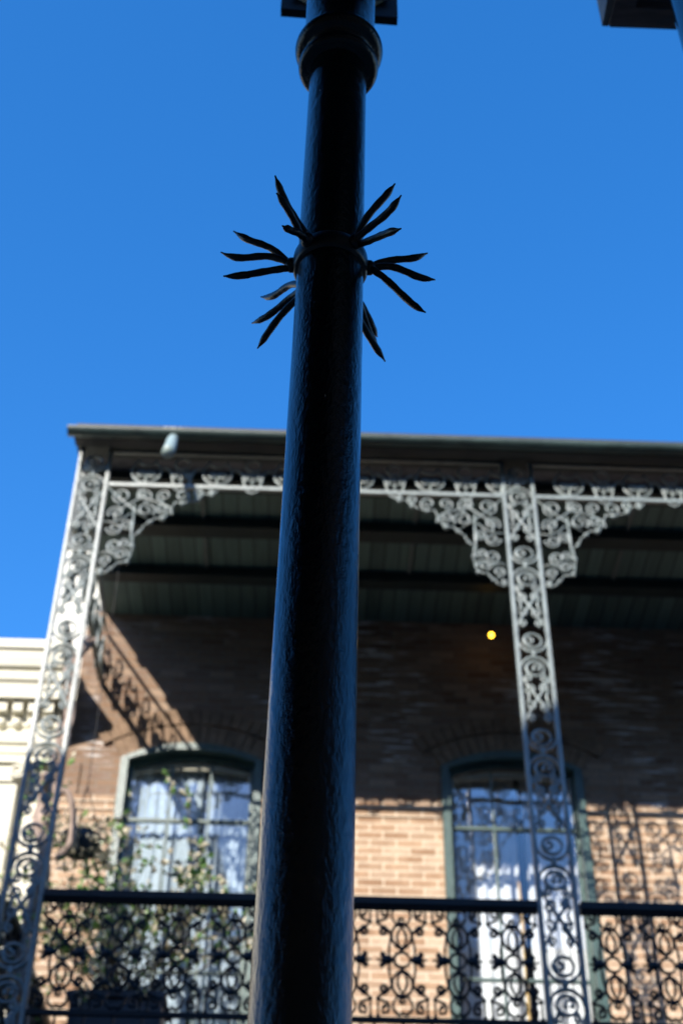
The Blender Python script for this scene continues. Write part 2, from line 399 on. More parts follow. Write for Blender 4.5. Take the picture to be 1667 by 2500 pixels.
# windows ------------------------------------------------------------
def ring_prism(mb_, x0, x1, zb, zs, za, t, y0, y1, n=14):
    o_ = [(x0, zb)] + arch_pts(x0, x1, zs, za, n)[0] + [(x1, zb)]
    i_ = [(x0 + t, zb)] + arch_pts(x0 + t, x1 - t, zs - .01, za - t, n)[0] + [(x1 - t, zb)]
    for k in range(len(o_) - 1):
        A, B, C_, D_ = o_[k], o_[k + 1], i_[k + 1], i_[k]
        mb_.prism_xz([A, D_, C_, B][::-1], y0, y1)
for wi, (x0, x1) in enumerate(wins):
    d = MB(); ring_prism(d, x0 + .003, x1 - .003, ZF, ZS - .003, ZA - .003, .058, -.03, .12)
    fr = d.build('french_door', M['green'], house)
    e = MB(); ring_prism(e, x0 + .063, x1 - .063, ZF, ZS - .02, ZA - .063, .026, .05, .09)
    sash = e.build('sash_frame', M['green'], fr)
    gx0, gx1 = x0 + .089, x1 - .089
    gw = gx1 - gx0
    e = MB()
    for k in (1, 2):
        xx = gx0 + gw * k / 3; e.box(xx - .008, xx + .008, .053, .085, ZF + .5, 7.06)
    e.box(gx0, gx1, .051, .083, 6.59, 6.615); e.box(gx0, gx1, .051, .083, 5.465, 5.485); e.box(gx0, gx1, .05, .09, ZF, ZF + .5)
    e.build('muntin', M['sash'], fr)
    e = MB(); ap = arch_pts(gx0 - .02, gx1 + .02, ZS - .03, ZA - .085)[0]
    e.add([(gx0 - .02, .07, ZF + .4)] + [(p, .07, r) for p, r in ap] + [(gx1 + .02, .07, ZF + .4)], [tuple(range(len(ap) + 2))])
    e.build('pane', M['glass'], fr)
    e = MB(); ring_prism(e, gx0 - .03, gx1 + .03, 6.8, ZS - .05, ZA - .11, .055, .10, .12); e.build('inner_trim', M['blind'], fr)
    if wi == 2: continue
    ct = thing('curtain', (0, W + (.17 if wi == 0 else .44), 0), ('bluish sheer curtains hanging behind the arched window left of the pole' if wi == 0 else
               'white curtains with gold tassel hanging behind the arched window right of the pole'), 'curtain')
    for (a0, a1, ph) in ((x0 + .02, x0 + (.62 if wi == 0 else .6), 0), (x0 + (.64 if wi == 0 else .66), x1 - .02, 1.3)):
        cu = MB(); n = 60; vs_ = []
        for j, zz in enumerate((4.2, 5.0, 5.8, 6.5, 7.3)):
            for i in range(n + 1):
                xx = a0 + (a1 - a0) * i / n
                amp = (.028 - .003 * j) * (.4 if wi == 0 else 1)
                vs_.append((xx + .01 * math.sin(zz * 3 + i), amp * math.sin(i * .72 + ph + .25 * math.sin(zz * 2)) + .012 * math.sin(i * 1.9 + zz), zz))
        cu.add(vs_, [(j * (n + 1) + i, j * (n + 1) + i + 1, (j + 1) * (n + 1) + i + 1, (j + 1) * (n + 1) + i) for j in range(4) for i in range(n)])
        cu.build('curtain_panel', M['sheer' if wi == 0 else 'curtain'], ct, smooth=True)
    if wi == 1:
        tt = MB(); tt.tube([(x0 + .58, -.06, 6.35), (x0 + .585, -.065, 6.0), (x0 + .58, -.06, 5.2), (x0 + .59, -.06, 4.6)], [.008, .012, .011, .02], 8)
        tt.build('tassel', M['gold'], ct, smooth=True)

# gallery roof and ceiling --------------------------------------------
RX0, RX1 = -1.64, 6.2
groof = thing('gallery_roof', (0, 7.2, 8.3), 'dark green boarded gallery roof above the iron columns', 'roof')
o = groof
def P(mb_, name, mat, **k): return mb_.build(name, mat, groof, loc=(0, -7.2, -8.3), **k)
b = MB(); b.box(RX0 + .02, RX1, 7.12, 9.197, 8.39, 8.41); P(b, 'ceiling_boards', M['soffit'])
b = MB(); b.prism_yz([(7.01, 8.31), (7.12, 8.412), (9.196, 8.412), (9.196, 8.55), (7.01, 8.32)], RX0, RX1); P(b, 'roof_slab', M['roof'])
for y0, y1 in ((7.47, 7.6), (7.97, 8.1), (8.55, 8.66)):
    b = MB(); b.box(RX0 + .05, RX1, y0, y1, 8.30, 8.388); P(b, 'ceiling_beam', M['ledger'])
for xx in (-.80, .75, 2.32):
    b = MB(); b.box(xx - .012, xx + .012, 7.62, 7.965, 8.368, 8.388); b.box(xx - .012, xx + .012, 8.103, 8.547, 8.368, 8.388); P(b, 'batten', M['batten'])
b = MB(); b.box(RX0 + .02, RX1, 7.13, 7.27, 8.302, 8.388); P(b, 'eave_beam', M['ledger'])
b = MB()
for i in range(16):
    xx = -1.45 + i * .42; b.box(xx, xx + .16, 7.1, 7.128, 8.31, 8.36)
P(b, 'beam_blocks', M['fascia'])
b = MB(); b.box(RX0 + .012, RX1, 7.04, 7.1, 8.255, 8.405); P(b, 'fascia', M['fascia'])
b = MB(); b.box(RX0 + .012, RX1, 7.022, 7.038, 8.25, 8.285); P(b, 'fascia_mould', M['fascia'])
gut = thing('gutter', (0, 6.98, 8.3), 'weathered green half-round gutter along the edge of the gallery roof', 'gutter')
b = MB(); n = 10
prof = [(6.98 + .05 * -math.cos(math.pi * i / n) + .0, 8.284 - .046 * math.sin(math.pi * i / n)) for i in range(n + 1)]
prof += [(p, r) for p, r in reversed([(6.98 + .044 * -math.cos(math.pi * i / n), 8.284 - .04 * math.sin(math.pi * i / n)) for i in range(n + 1)])]
m_ = len(prof); vs_ = [(RX0 - .02, p - 6.98, r - 8.3) for p, r in prof] + [(RX1, p - 6.98, r - 8.3) for p, r in prof]
b.add(vs_, [(i, (i + 1) % m_, m_ + (i + 1) % m_, m_ + i) for i in range(m_)])
b.prism_yz([(p - 6.98, r - 8.3) for p, r in prof[:n + 1]], RX0 - .026, RX0 - .021)
b.build('trough', M['gutter'], gut)
for xx in (-.15, 1.28, 2.05, -1.2):
    b = MB(); pr = [(-.053 * math.cos(math.pi * i / n), -.0145 - .049 * math.sin(math.pi * i / n)) for i in range(n + 1)]
    b.prism_yz(pr, xx - .012, xx + .012); b.build('gutter_joint', M['gutter'], gut)
b = MB(); b.tube([(-.955, .0, -.07), (-.955, -.05, -.14), (-.95, -.13, -.27), (-.945, -.25, -.43)], [.036, .038, .04, .042], 16)
b.build('spout', M['spout'], gut, smooth=True)
tuft = MB()
for i in range(40):
    a = rnd.uniform(0, 6.28); tuft.leaf((-.96 + rnd.uniform(-.07, .07), 6.97, 8.3), (math.cos(a) * .6, .2, 1), rnd.uniform(.02, .05), rnd.choice((0, 1)))
tag(tuft.build('weed', [M['leafp'], M['stem']]), 'small dry weed sprouting from the gutter above the spout', 'plant')

# gallery floor and lower posts
fl = thing('gallery_floor', (0, 7.2, 4.1), 'timber gallery floor below the iron railing', 'balcony floor')
b = MB(); b.box(RX0, RX1, 7.08 - 7.2, 9.197 - 7.2, -.12, .02); b.build('deck', M['dwood'], fl)
for xx in (-1.5, 1.39, 4.28):
    b = MB(); b.lathe([(.07, -3.97), (.05, -3.8), (.045, -.4), (.075, -.125)], (xx, .06), 16); b.build('post', M['rail'], fl, smooth=True)

# ================================================================== CAST IRON COLUMNS
def column_lattice(w_, H):
    mb_ = MB(); iw = w_ - .05; cx = 0; z = 0; P_ = .70
    z = H
    k = 0
    while z > 0.1:
        def C(v): return z - v
        r = .8
        # two rings with inner curls, cupped by wide arcs
        for (vc, sg) in ((.105, 1), (.315, -1)):
            iron(mb_, arc(cx, C(vc), .056, 0, 360, 22, .052), .009, ends=0)
            iron(mb_, spiral(cx - .018 * sg, C(vc) + .006, .03, .012, 200, .7 * sg), .0074, ends=1.9)
            iron(mb_, arc(cx, C(vc), iw / 2, 180 + (0 if sg > 0 else 0), 360 if sg > 0 else 0, 16, .085), .009, ends=0)
        mb_.ball((0, 0, C(.205)), .017, sc=(1, 1, 1.3)); mb_.ball((0, 0, C(.182)), .012); mb_.ball((0, 0, C(.232)), .012)
        # crossing scrolls
        def sc_(t_): return .65 * t_ + .35 * (3 * t_ * t_ - 2 * t_ ** 3)
        for q_ in (-1, 1):
            iron(mb_, [(q_ * (iw / 2) * (1 - 2 * sc_(i / 16)), C(.365 + .335 * i / 16)) for i in range(17)], .009, ends=0)
        iron(mb_, spiral(.045, C(.455), .03, .01, 90, 1.1), .0074, ends=2.1)
        iron(mb_, spiral(-.045, C(.46), .034, .016, -90, .8), .0074, ends=1.5)
        iron(mb_, spiral(.045, C(.59), .034, .01, -90, -1.2), .0074, ends=2.1)
        iron(mb_, spiral(-.045, C(.585), .03, .014, 90, -.8), .0074, ends=1.5)
        iron(mb_, arc(-iw / 2, C(.52), .035, -70, 70, 6, .05), .0072, ends=0)
        iron(mb_, arc(iw / 2, C(.52), .035, 110, 250, 6, .05), .0072, ends=0)
        mb_.ball((0, 0, C(.532)), .015)
        for q_ in (-1, 1):
            iron(mb_, spiral(q_ * .052, C(.385), .024, .009, 90, q_ * .9), .007, ends=1.8)
            iron(mb_, spiral(q_ * .052, C(.665), .024, .009, -90, -q_ * .9), .007, ends=1.8)
        for sx_ in (-1, 1):
            for vv in (.02, .205, .41, .64): mb_.ball((sx_ * iw / 2, 0, C(vv)), .011)
        z -= P_
    return mb_
CW, CH = .225, 4.18
def clip(mb_, zlo):   # drop geometry that runs below the foot
    keep = [i for i, f_ in enumerate(mb_.f) if all(mb_.v[j][2] > zlo for j in f_)]
    mb_.f = [mb_.f[i] for i in keep]; mb_.mi = [mb_.mi[i] for i in keep]
    used_ = sorted({j for f_ in mb_.f for j in f_}); mp_ = {j: i for i, j in enumerate(used_)}
    mb_.v = [mb_.v[j] for j in used_]; mb_.f = [tuple(mp_[j] for j in f_) for f_ in mb_.f]
lat = column_lattice(CW, CH); clip(lat, .02)
lat_me = lat.mesh('lattice', M['iron'], True)
barb = MB(); barb.box(-.013, .013, -.012, .012, 0, CH); barb.box(-.007, .007, -.02, -.0125, 0, CH); bar_me = barb.mesh('upright_bar', M['iron'])

def bracket_mb():
    mb_ = MB()
    sp = [(.105, .1, .066, 100, 1.6), (.245, .09, .06, 70, -1.5), (.385, .085, .05, 100, 1.5), (.505, .085, .055, 90, -1.4), (.615, .05, .036, 80, 1.3), (.7, .035, .02, 80, 1.1),
          (.08, .245, .055, 150, 1.5), (.275, .215, .062, 30, -1.5), (.385, .2, .045, 60, 1.4), (.085, .385, .052, 170, -1.5), (.165, .345, .042, 60, 1.4),
          (.1, .53, .052, 90, 1.5), (.165, .5, .036, 30, 1.3), (.155, .6, .045, 0, -1.5), (.06, .655, .042, 90, 1.4), (.035, .735, .02, 90, 1)]
    for a_, b_, r_, s_, t_ in sp:
        iron(mb_, [(p, -q_) for p, q_ in spiral(a_, b_, r_, r_ * .3, s_, t_ * .85)], .0072, ends=1.9)
    edge = [(.74, .02), (.69, .06), (.65, .05), (.6, .1), (.55, .135), (.5, .14), (.46, .135), (.43, .19), (.42, .25), (.38, .275), (.34, .28), (.3, .31), (.27, .35), (.24, .4), (.21, .44), (.205, .52), (.215, .58), (.185, .65), (.13, .67), (.09, .71), (.05, .765), (.0, .75)]
    for a_, b_ in zip(edge, edge[1:]):
        mx_, mz_ = (a_[0] + b_[0]) / 2, (a_[1] + b_[1]) / 2
        iron(mb_, [(a_[0], -a_[1]), (mx_ + .008, -mz_ - .008), (b_[0], -b_[1])], .0062, ends=0)
    for k_, (p, q_) in enumerate(edge[1:-1]):
        if k_ % 2 == 0: mb_.ball((p + .01, 0, -q_ - .01), .013 + .004 * (k_ % 3), seg=8)
    iron(mb_, [(.195, -.17), (.2, -.36), (.2, -.56)], .009, ends=0)
    iron(mb_, [(.0, -.02), (.1, -.13), (.2, -.22), (.29, -.29)], .007, ends=0)
    iron(mb_, sscroll((.16, -.17), -140, .34, 22, 1), .007); iron(mb_, sscroll((.33, -.14), -20, .34, -24, 1), .007)
    iron(mb_, [(.0, -.32), (.06, -.33), (.13, -.3), (.18, -.24)], .006, ends=0)
    iron(mb_, [(.0, -.6), (.05, -.58), (.1, -.6), (.14, -.66)], .006, ends=0)
    return mb_
bm_ = bracket_mb(); br_me = bm_.mesh('bracket', M['iron'], True)
bm2 = bracket_mb(); bm2.v = [(-a_, b_, c_) for a_, b_, c_ in bm2.v]; bm2.f = [tuple(reversed(f_)) for f_ in bm2.f]; br_me2 = bm2.mesh('bracket', M['iron'], True)

def column(x_, label, left=False):
    t = thing('iron_column', (x_, 7.2, 4.12), label, 'column', 'cast iron gallery columns')
    inst(lat_me, 'lattice', t, (0, 0, 0))
    for sx_ in (-1, 1): inst(bar_me, 'upright_bar', t, (sx_ * (CW / 2 - .013), 0, 0))
    if not left:
        inst(br_me2, 'bracket', t, (-CW / 2 - .002, 0, 3.872))
    inst(br_me, 'bracket', t, (CW / 2 + .002, 0, 3.872))
    if left: inst(br_me, 'bracket', t, (-.1, .225, 3.872), (0, 0, R(90)))
    return t
column(-1.497, 'pale cast iron corner column of scrolled lattice at the left end of the gallery', True)
column(1.391, 'pale cast iron lattice column right of the pole, bracketed on both sides')

# friezes under the eave
def frieze_mb(L):
    mb_ = MB(); p = .235; n = int(L / p); p = L / n
    for i in range(n + 1):
        c = i * p
        if i % 2 == 0:
            if i == 0 or i == n:
                continue
            iron(mb_, sscroll((c - .06, .055), 100, .26, 30, 1), .0078); iron(mb_, sscroll((c + .06, .055), 80, .26, -30, 1), .0078)
            iron(mb_, spiral(c - .035, .1, .03, .01, 270, -1.1), .007, ends=1.8); iron(mb_, spiral(c + .035, .1, .03, .01, 270, 1.1), .007, ends=1.8)
            mb_.ball((c, 0, .05), .016); iron(mb_, [(c, .02), (c, .16)], .008, ends=1.2)
            iron(mb_, arc(c, .2, .05, 0, 360, 16), .007, ends=0)
        else:
            iron(mb_, arc(c, .125, .098, 130, 410, 20, .11), .0085, ends=1.6)
            iron(mb_, [(c, .0), (c, .04), (c + .004, .1)], .009, ends=1.5)
            iron(mb_, spiral(c - .035, .095, .034, .012, 20, 1.1), .0078, ends=1.8); iron(mb_, spiral(c + .035, .095, .034, .012, 160, -1.1), .0078, ends=1.8)
            iron(mb_, arc(c, .24, .06, 190, 350, 10), .007, ends=1.2)
    mb_2 = MB(); mb_2.box(0, L, -.014, .014, -.02, .006); mb_2.box(0, L, -.009, .009, .285, .3)
    return mb_, mb_2
def frieze(x0, x1, label, rot=None, loc=None):
    L = x1 - x0
    t = thing('iron_frieze', loc or (x0, 7.2, 8.0), label, 'frieze', 'scrolled iron friezes under the gallery eave')
    if rot: t.rotation_euler = rot; t.scale = (1, 1, 1.5)
    a_, b_ = frieze_mb(L)
    a_.build('scrollwork', M['iron'], t, smooth=True); b_.build('frieze_bar', M['iron'], t)
frieze(-1.38, 1.276, 'pale scrolled iron frieze between the two columns, passing behind the pole')
frieze(1.506, 4.1, 'pale scrolled iron frieze running right from the lattice column out of the picture')
frieze(7.31, 9.15, 'deep scrolled iron frieze running back to the brick wall at the gallery left end', (0, 0, R(90)), (-1.597, 7.33, 7.76))

# railings
def rail_unit():
    mb_ = MB(); r = .0078
    for s_ in (1, -1):
        iron(mb_, [(-.0, .055 * s_), (-.03, .075 * s_), (-.05, .11 * s_), (-.053, .15 * s_), (-.036, .18 * s_), (-.008, .195 * s_)], r, ends=0)
        iron(mb_, [(.0, .055 * s_), (.03, .075 * s_), (.05, .11 * s_), (.053, .15 * s_), (.036, .18 * s_), (.008, .195 * s_)], r, ends=0)
        iron(mb_, [(0, .06 * s_), (-.02, .09 * s_), (-.025, .125 * s_), (-.015, .16 * s_), (0, .18 * s_)], r * .9, ends=0)
        iron(mb_, [(0, .06 * s_), (.02, .09 * s_), (.025, .125 * s_), (.015, .16 * s_), (0, .18 * s_)], r * .9, ends=0)
        mb_.ball((0, 0, .056 * s_), .012, sc=(.9, 1, 1.7)); mb_.ball((0, 0, .195 * s_), .015, sc=(1.5, 1, .9))
        iron(mb_, arc(0, .218 * s_, .014, 0, 360, 12), r, ends=0)
        iron(mb_, [(-.028, .2 * s_), (-.05, .235 * s_), (-.046, .27 * s_), (-.02, .295 * s_), (0, .285 * s_), (.02, .295 * s_), (.046, .27 * s_), (.05, .235 * s_), (.028, .2 * s_)], r, ends=1.3)
        for q_ in (-1, 1):
            # fleur: curl, bend inward, up along the gap, hook at the top
            iron(mb_, [(q_ * p, h_ * s_) for p, h_ in spiral(.092, .155, .011, .02, 120, .9, 12)] + [(q_ * .1, .185 * s_), (q_ * .118, .195 * s_), (q_ * .125, .22 * s_), (q_ * .125, .3 * s_)], r, ends=1.5)
            iron(mb_, [(q_ * .125, .21 * s_), (q_ * .105, .218 * s_), (q_ * .078, .23 * s_), (q_ * .068, .255 * s_), (q_ * .075, .28 * s_), (q_ * .1, .285 * s_), (q_ * .105, .262 * s_), (q_ * .092, .25 * s_)], r, ends=1.6)
            iron(mb_, [(q_ * .092, .17 * s_), (q_ * .07, .165 * s_), (q_ * .056, .135 * s_)], r, ends=0)
            iron(mb_, [(q_ * .066, .0), (q_ * .066, .06 * s_), (q_ * .058, .13 * s_)], r * .85, ends=0)
            mb_.ball((q_ * .09, 0, .178 * s_), .013, sc=(1.2, .8, 1))
            mb_.ball((q_ * .092, 0, .025 * s_), .011); iron(mb_, spiral(q_ * .1, .028 * s_, .013, .007, 90, q_ * s_ * .8), r * .8, ends=1.2)
    for q_ in (-1, 1):
        mb_.ball((q_ * .075, 0, 0), .03, sc=(1.1, .5, .9)); mb_.ball((q_ * .112, 0, 0), .012, sc=(1.9, .6, .6)); mb_.ball((q_ * .05, 0, 0), .01, sc=(1.4, .6, .6))
    iron(mb_, arc(0, 0, .041, 0, 360, 18), r, ends=0)
    return mb_
ru_me = rail_unit().mesh('scroll_panel', M['rail'], True)
bb_ = MB(); bb_.box(-.006, .006, -.006, .006, .085, .255); bal_me = bb_.mesh('baluster', M['rail'])
def railing(x0, n, pitch, label, x1):
    t = thing('gallery_railing', (x0, 7.2, 4.12), label, 'railing', 'black iron gallery railings')
    b_ = MB(); b_.box(0, x1 - x0, -.03, .03, .885, .935); b_.box(0, x1 - x0, -.02, .02, .868, .884); b_.build('top_rail', M['rail'], t, bevel=.006)
    b_ = MB(); b_.box(0, x1 - x0, -.015, .015, .255, .28); b_.box(0, x1 - x0, -.012, .012, .06, .085); b_.build('bottom_rail', M['rail'], t)
    for i in range(n): inst(ru_me, 'scroll_panel', t, (.148 + i * pitch, 0, .59), None, (pitch / .288, 1, 1))
    for i in range(n * 2 + 1): inst(bal_me, 'baluster', t, (i * pitch / 2, 0, 0))
    return t
railing(-1.382, 9, .2955, 'black scrolled iron railing between the corner column and the right lattice column', 1.276)
railing(1.508, 9, .288, 'black scrolled iron railing right of the right-hand lattice column', 4.12)
t = railing(0, 6, .31, 'black iron side railing running back to the brick wall at the left end', 1.88)
t.location = (-1.6, 7.43, 4.12); t.rotation_euler = (0, 0, R(90))

# ================================================================== CREAM BUILDING
CX1 = -1.86
cb = thing('cream_building', (0, 9.2, 0), 'sunlit cream stucco building with dentilled cornice at the far left', 'building')
def Q(mb_, name, mat, parent=cb, **k): return mb_.build(name, mat, parent, **k)
b = MB(); b.box(-12, CX1, 0.02, 6, 0, 7.88); Q(b, 'wall', M['cream'])
b = MB()
pf = [(0, 6.99), (-.06, 6.99), (-.06, 7.03), (-.085, 7.05), (-.085, 7.10), (-.11, 7.12), (-.12, 7.19), (-.06, 7.2), (-.06, 7.26), (-.08, 7.28), (-.08, 7.34), (-.085, 7.45),
      (-.2, 7.452), (-.2, 7.57), (-.215, 7.585), (-.23, 7.60), (-.215, 7.61), (-.215, 7.68), (-.25, 7.70), (-.27, 7.77), (-.275, 7.82), (-.3, 7.835), (-.3, 7.91), (0, 7.93)]
n = len(pf); vs_ = [(-12, p, r) for p, r in pf] + [(CX1 + .02, p, r) for p, r in pf]
b.add(vs_, [(i, i + 1, n + i + 1, n + i) for i in range(n - 1)])
# end cap as a fan of thin strips back to the wall
for i in range(n - 1):
    (p0, r0), (p1, r1) = pf[i], pf[i + 1]
    if r1 > r0 + 1e-4: b.add([(CX1 + .02, 0, r0), (CX1 + .02, p0, r0), (CX1 + .02, p1, r1), (CX1 + .02, 0, r1)], [(0, 1, 2, 3)])
Q(b, 'cornice', M['cream2'])
db = MB(); db.box(-.036, .036, -.16, -.086, 7.36, 7.448); dm = db.mesh('dentil', M['cream2'])
for i in range(14):
    inst(dm, 'dentil', cb, (CX1 - .06 - i * .115, 0, 0))
eg = MB(); eg.ball((0, -.09, 7.3), .036, sc=(1, .8, 1.1), seg=12, ring=8); em_ = eg.mesh('egg_moulding', M['cream2'], True)
for i in range(14): inst(em_, 'egg_moulding', cb, (CX1 - .06 - i * .115, 0, 0))
b = MB(); b.box(-2.17, -1.80, .7, 1.2, 7.8, 9.6); ch = Q(b, 'chimney', M['cream'])
b = MB(); b.box(-2.18, -1.79, .69, 1.21, 9.6, 10.6); b.box(-2.14, -1.83, .73, 1.17, 10.6, 10.75); b.build('chimney_cap', M['ledger'], ch)
b = MB(); b.box(-2.5, -2.06, -.1, .02, 0, 6.8); pil = Q(b, 'pilaster', M['cream2'], bevel=.008)
b = MB(); b.box(-2.56, -2.0, -.15, .02, 6.93, 6.985); b.box(-2.52, -2.04, -.12, .02, 6.79, 6.929)
for xx, sg in ((-2.07, 1), (-2.49, -1)):
    sp_ = spiral(xx, 6.86, .065, .012, 90, -1.8 * sg)
    b2 = MB(); b2.flat_tube(sp_, .014, 1.2, 8); b2.v = [(a_, c_ - .14, d_) for a_, c_, d_ in b2.v]; b.add(b2.v, b2.f)
    b3 = MB(); 
    b.prism_xz([(xx + .062 * math.cos(R(k * 24)), 6.86 + .062 * math.sin(R(k * 24))) for k in range(15)], -.135, -.02)
b.build('capital', M['cream2'], pil)
b = MB(); b.box(-12, CX1 + .002, -.03, .025, 5.9, 5.98); Q(b, 'string_course', M['cream2'])

# ================================================================== FOREGROUND POLE WITH SPIKE COLLAR
PX, PY = .003, 1.56; LEAN = .0113; LZ = 2.24
pole = thing('spiked_pole', (0, PY, 0), 'glossy black iron gallery pole with a collar of curved spikes, in the centre foreground', 'pole')
def cxz(z): return PX + LEAN * (z - LZ)
b = MB(); zs_ = [0.13 + i * (3.97 / 60) for i in range(61)]
b.lathe([(.058 - .0012 * max(0, z - 2), z) for z in zs_], (PX, 0), 56, lean=LEAN, z0=LZ)
b.build('shaft', M['pole'], pole, smooth=True)
b = MB()
b.lathe([(.062, .131), (.11, .132), (.11, .2), (.085, .24), (.062, .3)], (PX, 0), 40, lean=LEAN, z0=LZ); b.build('base', M['pole'], pole, smooth=True)
def tor(z, R0, r, n=10): return [(R0 + r * math.cos(a_), z + r * math.sin(a_)) for a_ in [(-1.4 + 2.8 * i / n) for i in range(n + 1)]]
b = MB()
b.lathe([(.05, 4.085), (.06, 4.09)] + tor(4.105, .066, .013) + [(.064, 4.125), (.066, 4.14)] + tor(4.165, .068, .02) + [(.07, 4.19), (.071, 4.3), (.072, 4.6), (.074, 5.2), (.1, 5.26), (.1, 5.298)], (PX, 0), 48, lean=LEAN, z0=LZ)
b.build('capital', M['pole'], pole, smooth=True)
og = thing('pole_gallery', (0, 1.56, 5.3), 'dark timber gallery floor carried by the spiked pole above the viewer', 'gallery')
b = MB(); b.box(-5.0, .84, -.06, .06, .0, .16); b.build('edge_beam', M['dwood'], og)
b = MB(); b.box(-5.0, .84, -3.458, -.061, .08, .14); b.build('floor_boards', M['dwood'], og)
for k in range(5):
    b = MB(); xx = -4.7 + k * 1.3; b.box(xx, xx + .07, -3.4, -.061, .0, .078); b.build('joist', M['dwood'], og)
zc = 3.5; ccx = cxz(zc)
b = MB(); b.lathe([(.05, zc - .02), (.060, zc - .019), (.0635, zc - .013), (.0645, zc), (.0635, zc + .013), (.060, zc + .019), (.05, zc + .02)], (ccx, 0), 48)
collar = b.build('spike_collar', M['pole2'], pole, smooth=True)
groups = [(-38, [(.16, 3.573), (.154, 3.532), (.127, 3.479)]), (-92, [(.17, 3.593), (.189, 3.54), (.18, 3.47)]), (-140, [(.196, 3.592), (.208, 3.525), (.191, 3.448)]),
          (38, [(.163, 3.565), (.181, 3.511), (.182, 3.42)]), (92, [(.167, 3.546), (.179, 3.484), (.16, 3.399)]), (150, [(.176, 3.495), (.186, 3.483), (.2, 3.453)])]
def az(z): return z
for phi, tips in groups:
    ph = R(phi); ux, uy = math.sin(ph), -math.cos(ph)
    kb = MB(); kb.ball((ccx + ux * .066, uy * .066, zc), .0125, sc=(1, 1, 1.2), seg=10, ring=7); kb.build('boss', M['pole2'], collar, smooth=True)
    for k, (rho, zt) in enumerate(tips):
        rho0, z0_ = .07, zc + (.008, 0, -.008)[k]
        n = 22; pts = []; rad = []
        for i in range(n + 1):
            tt_ = i / n
            rr = rho0 + (rho - rho0) * tt_; zz = z0_ + (zt - z0_) * tt_
            bend = (.007 * math.sin(tt_ * math.pi * 1.9) if k != 2 else .004 * math.sin(tt_ * math.pi * 1.7))
            if abs(phi) < 60: bend *= .35
            sw = .004 * math.sin(tt_ * 4 + k * 2 + phi)
            px2 = ccx + ux * rr + uy * sw; py2 = uy * rr - ux * sw
            pts.append((px2, py2, zz + bend + rnd.uniform(-.0005, .0005)))
            base = .0061 + .0004 * tt_ + .0003 * math.sin(tt_ * 23 + k + phi)
            rad.append(base if tt_ < .8 else max(.0013, base * (1 - ((tt_ - .8) / .2) ** 1.4)))
        sb = MB(); sb.tube(pts, rad, 12); sb.build('spike', M['pole2'], collar, smooth=True)

# small square sign hanging behind the head of the pole
sg = thing('hanging_sign', (.03, 2.0, 5.06), 'small black square sign with a round cream panel behind the top of the pole', 'sign')
b = MB(); b.prism_xz([(-.155, .012), (.155, -.012), (.155, .3), (-.155, .3)][::1], -.012, .012); b.build('board', M['sign'], sg)
b = MB(); b.prism_xz([(.002 + .138 * math.cos(R(k * 10)), .13 + .138 * math.sin(R(k * 10)) + .012) for k in range(36)], -.02, -.0125); dsc = b.build('disc', M['disc'], sg)
b = MB(); b.box(-.126, .13, -.0235, -.0203, .055, .078); b.build('painted_band', M['band'], dsc)
b = MB(); b.box(-.008, .008, -.42, .02, .29, .31); b.build('hanger_arm', M['sign'], sg)

# neighbouring gallery corner at the upper right
ng = thing('gallery_corner', (.9, 2.4, 5.75), 'dark underside corner of a timber gallery at the upper right edge', 'gallery')
b = MB(); b.box(0, 2.4, -.07, 0, .0, .17); b.box(0.0, .07, -2.4, -.0705, .0, .17); b.build('edge_beam', M['dwood'], ng)
b = MB(); b.box(.071, 2.4, -2.4, -.071, .06, .12); b.build('floor_boards', M['dwood'], ng)
b = MB(); b.box(-.022, -.001, -2.4, .004, .012, .2)
b.build('edge_trim', M['edge'], ng)
b = MB(); b.box(.071, .09, -2.4, -.072, .035, .058); b.box(.092, 2.4, -.09, -.072, .035, .058); b.build('inner_moulding', M['dwood'], ng)
np_ = thing('gallery_post', (.95, 1.9, 0), 'plain dark iron post under the gallery corner at the right edge', 'post')
b = MB(); b.lathe([(.062, .13), (.06, 5.7)], (0, 0), 32); b.build('shaft', M['pole'], np_, smooth=True)
b = MB(); b.lathe([(.06, 5.7), (.085, 5.72), (.085, 5.748)], (0, 0), 32); b.build('cap', M['pole'], np_, smooth=True)

# ================================================================== PLANTS ON THE GALLERY
pl = thing('planter_box', (-1.06, 8.35, 4.14), 'dark planter box behind the railing near the corner column', 'planter')
b = MB(); b.box(-.27, .27, -.17, .17, 0, .72); b.box(-.29, .29, -.19, .19, .72, .76); b.build('box', M['box'], pl, bevel=.008)
b = MB(); b.box(-.26, .26, -.16, .16, .761, .775); b.build('soil', M['soil'], pl)
bush = thing('leafy_bush', (-1.0, 8.3, 4.9), 'wispy bush with small green and cream leaves, the cream also standing in for sun highlights, growing above the railing', 'bush')
sm = MB(); lf = MB()
def twig(p0, d0, L, n, rr, sag, dens, msz):
    p = Vector(p0); d = Vector(d0).normalized(); pts = [p.copy()]
    for i in range(n):
        d = (d + Vector((rnd.uniform(-.22, .22), rnd.uniform(-.22, .22), rnd.uniform(-.15, .15) - sag))).normalized()
        p = p + d * L / n; pts.append(p.copy())
        if i > n * .25:
            for k in range(dens):
                dd = (d + Vector((rnd.uniform(-1, 1), rnd.uniform(-1, 1), rnd.uniform(-.8, .8)))).normalized()
                lf.leaf(p + dd * .01, dd, rnd.uniform(.5, 1.25) * msz, 0 if rnd.random() < .4 else 1)  # cream leaves: variegation plus sun highlights put into the leaf colour
    sm.tube(pts, [rr * (1 - .8 * i / n) for i in range(n + 1)], 5)
    return pts
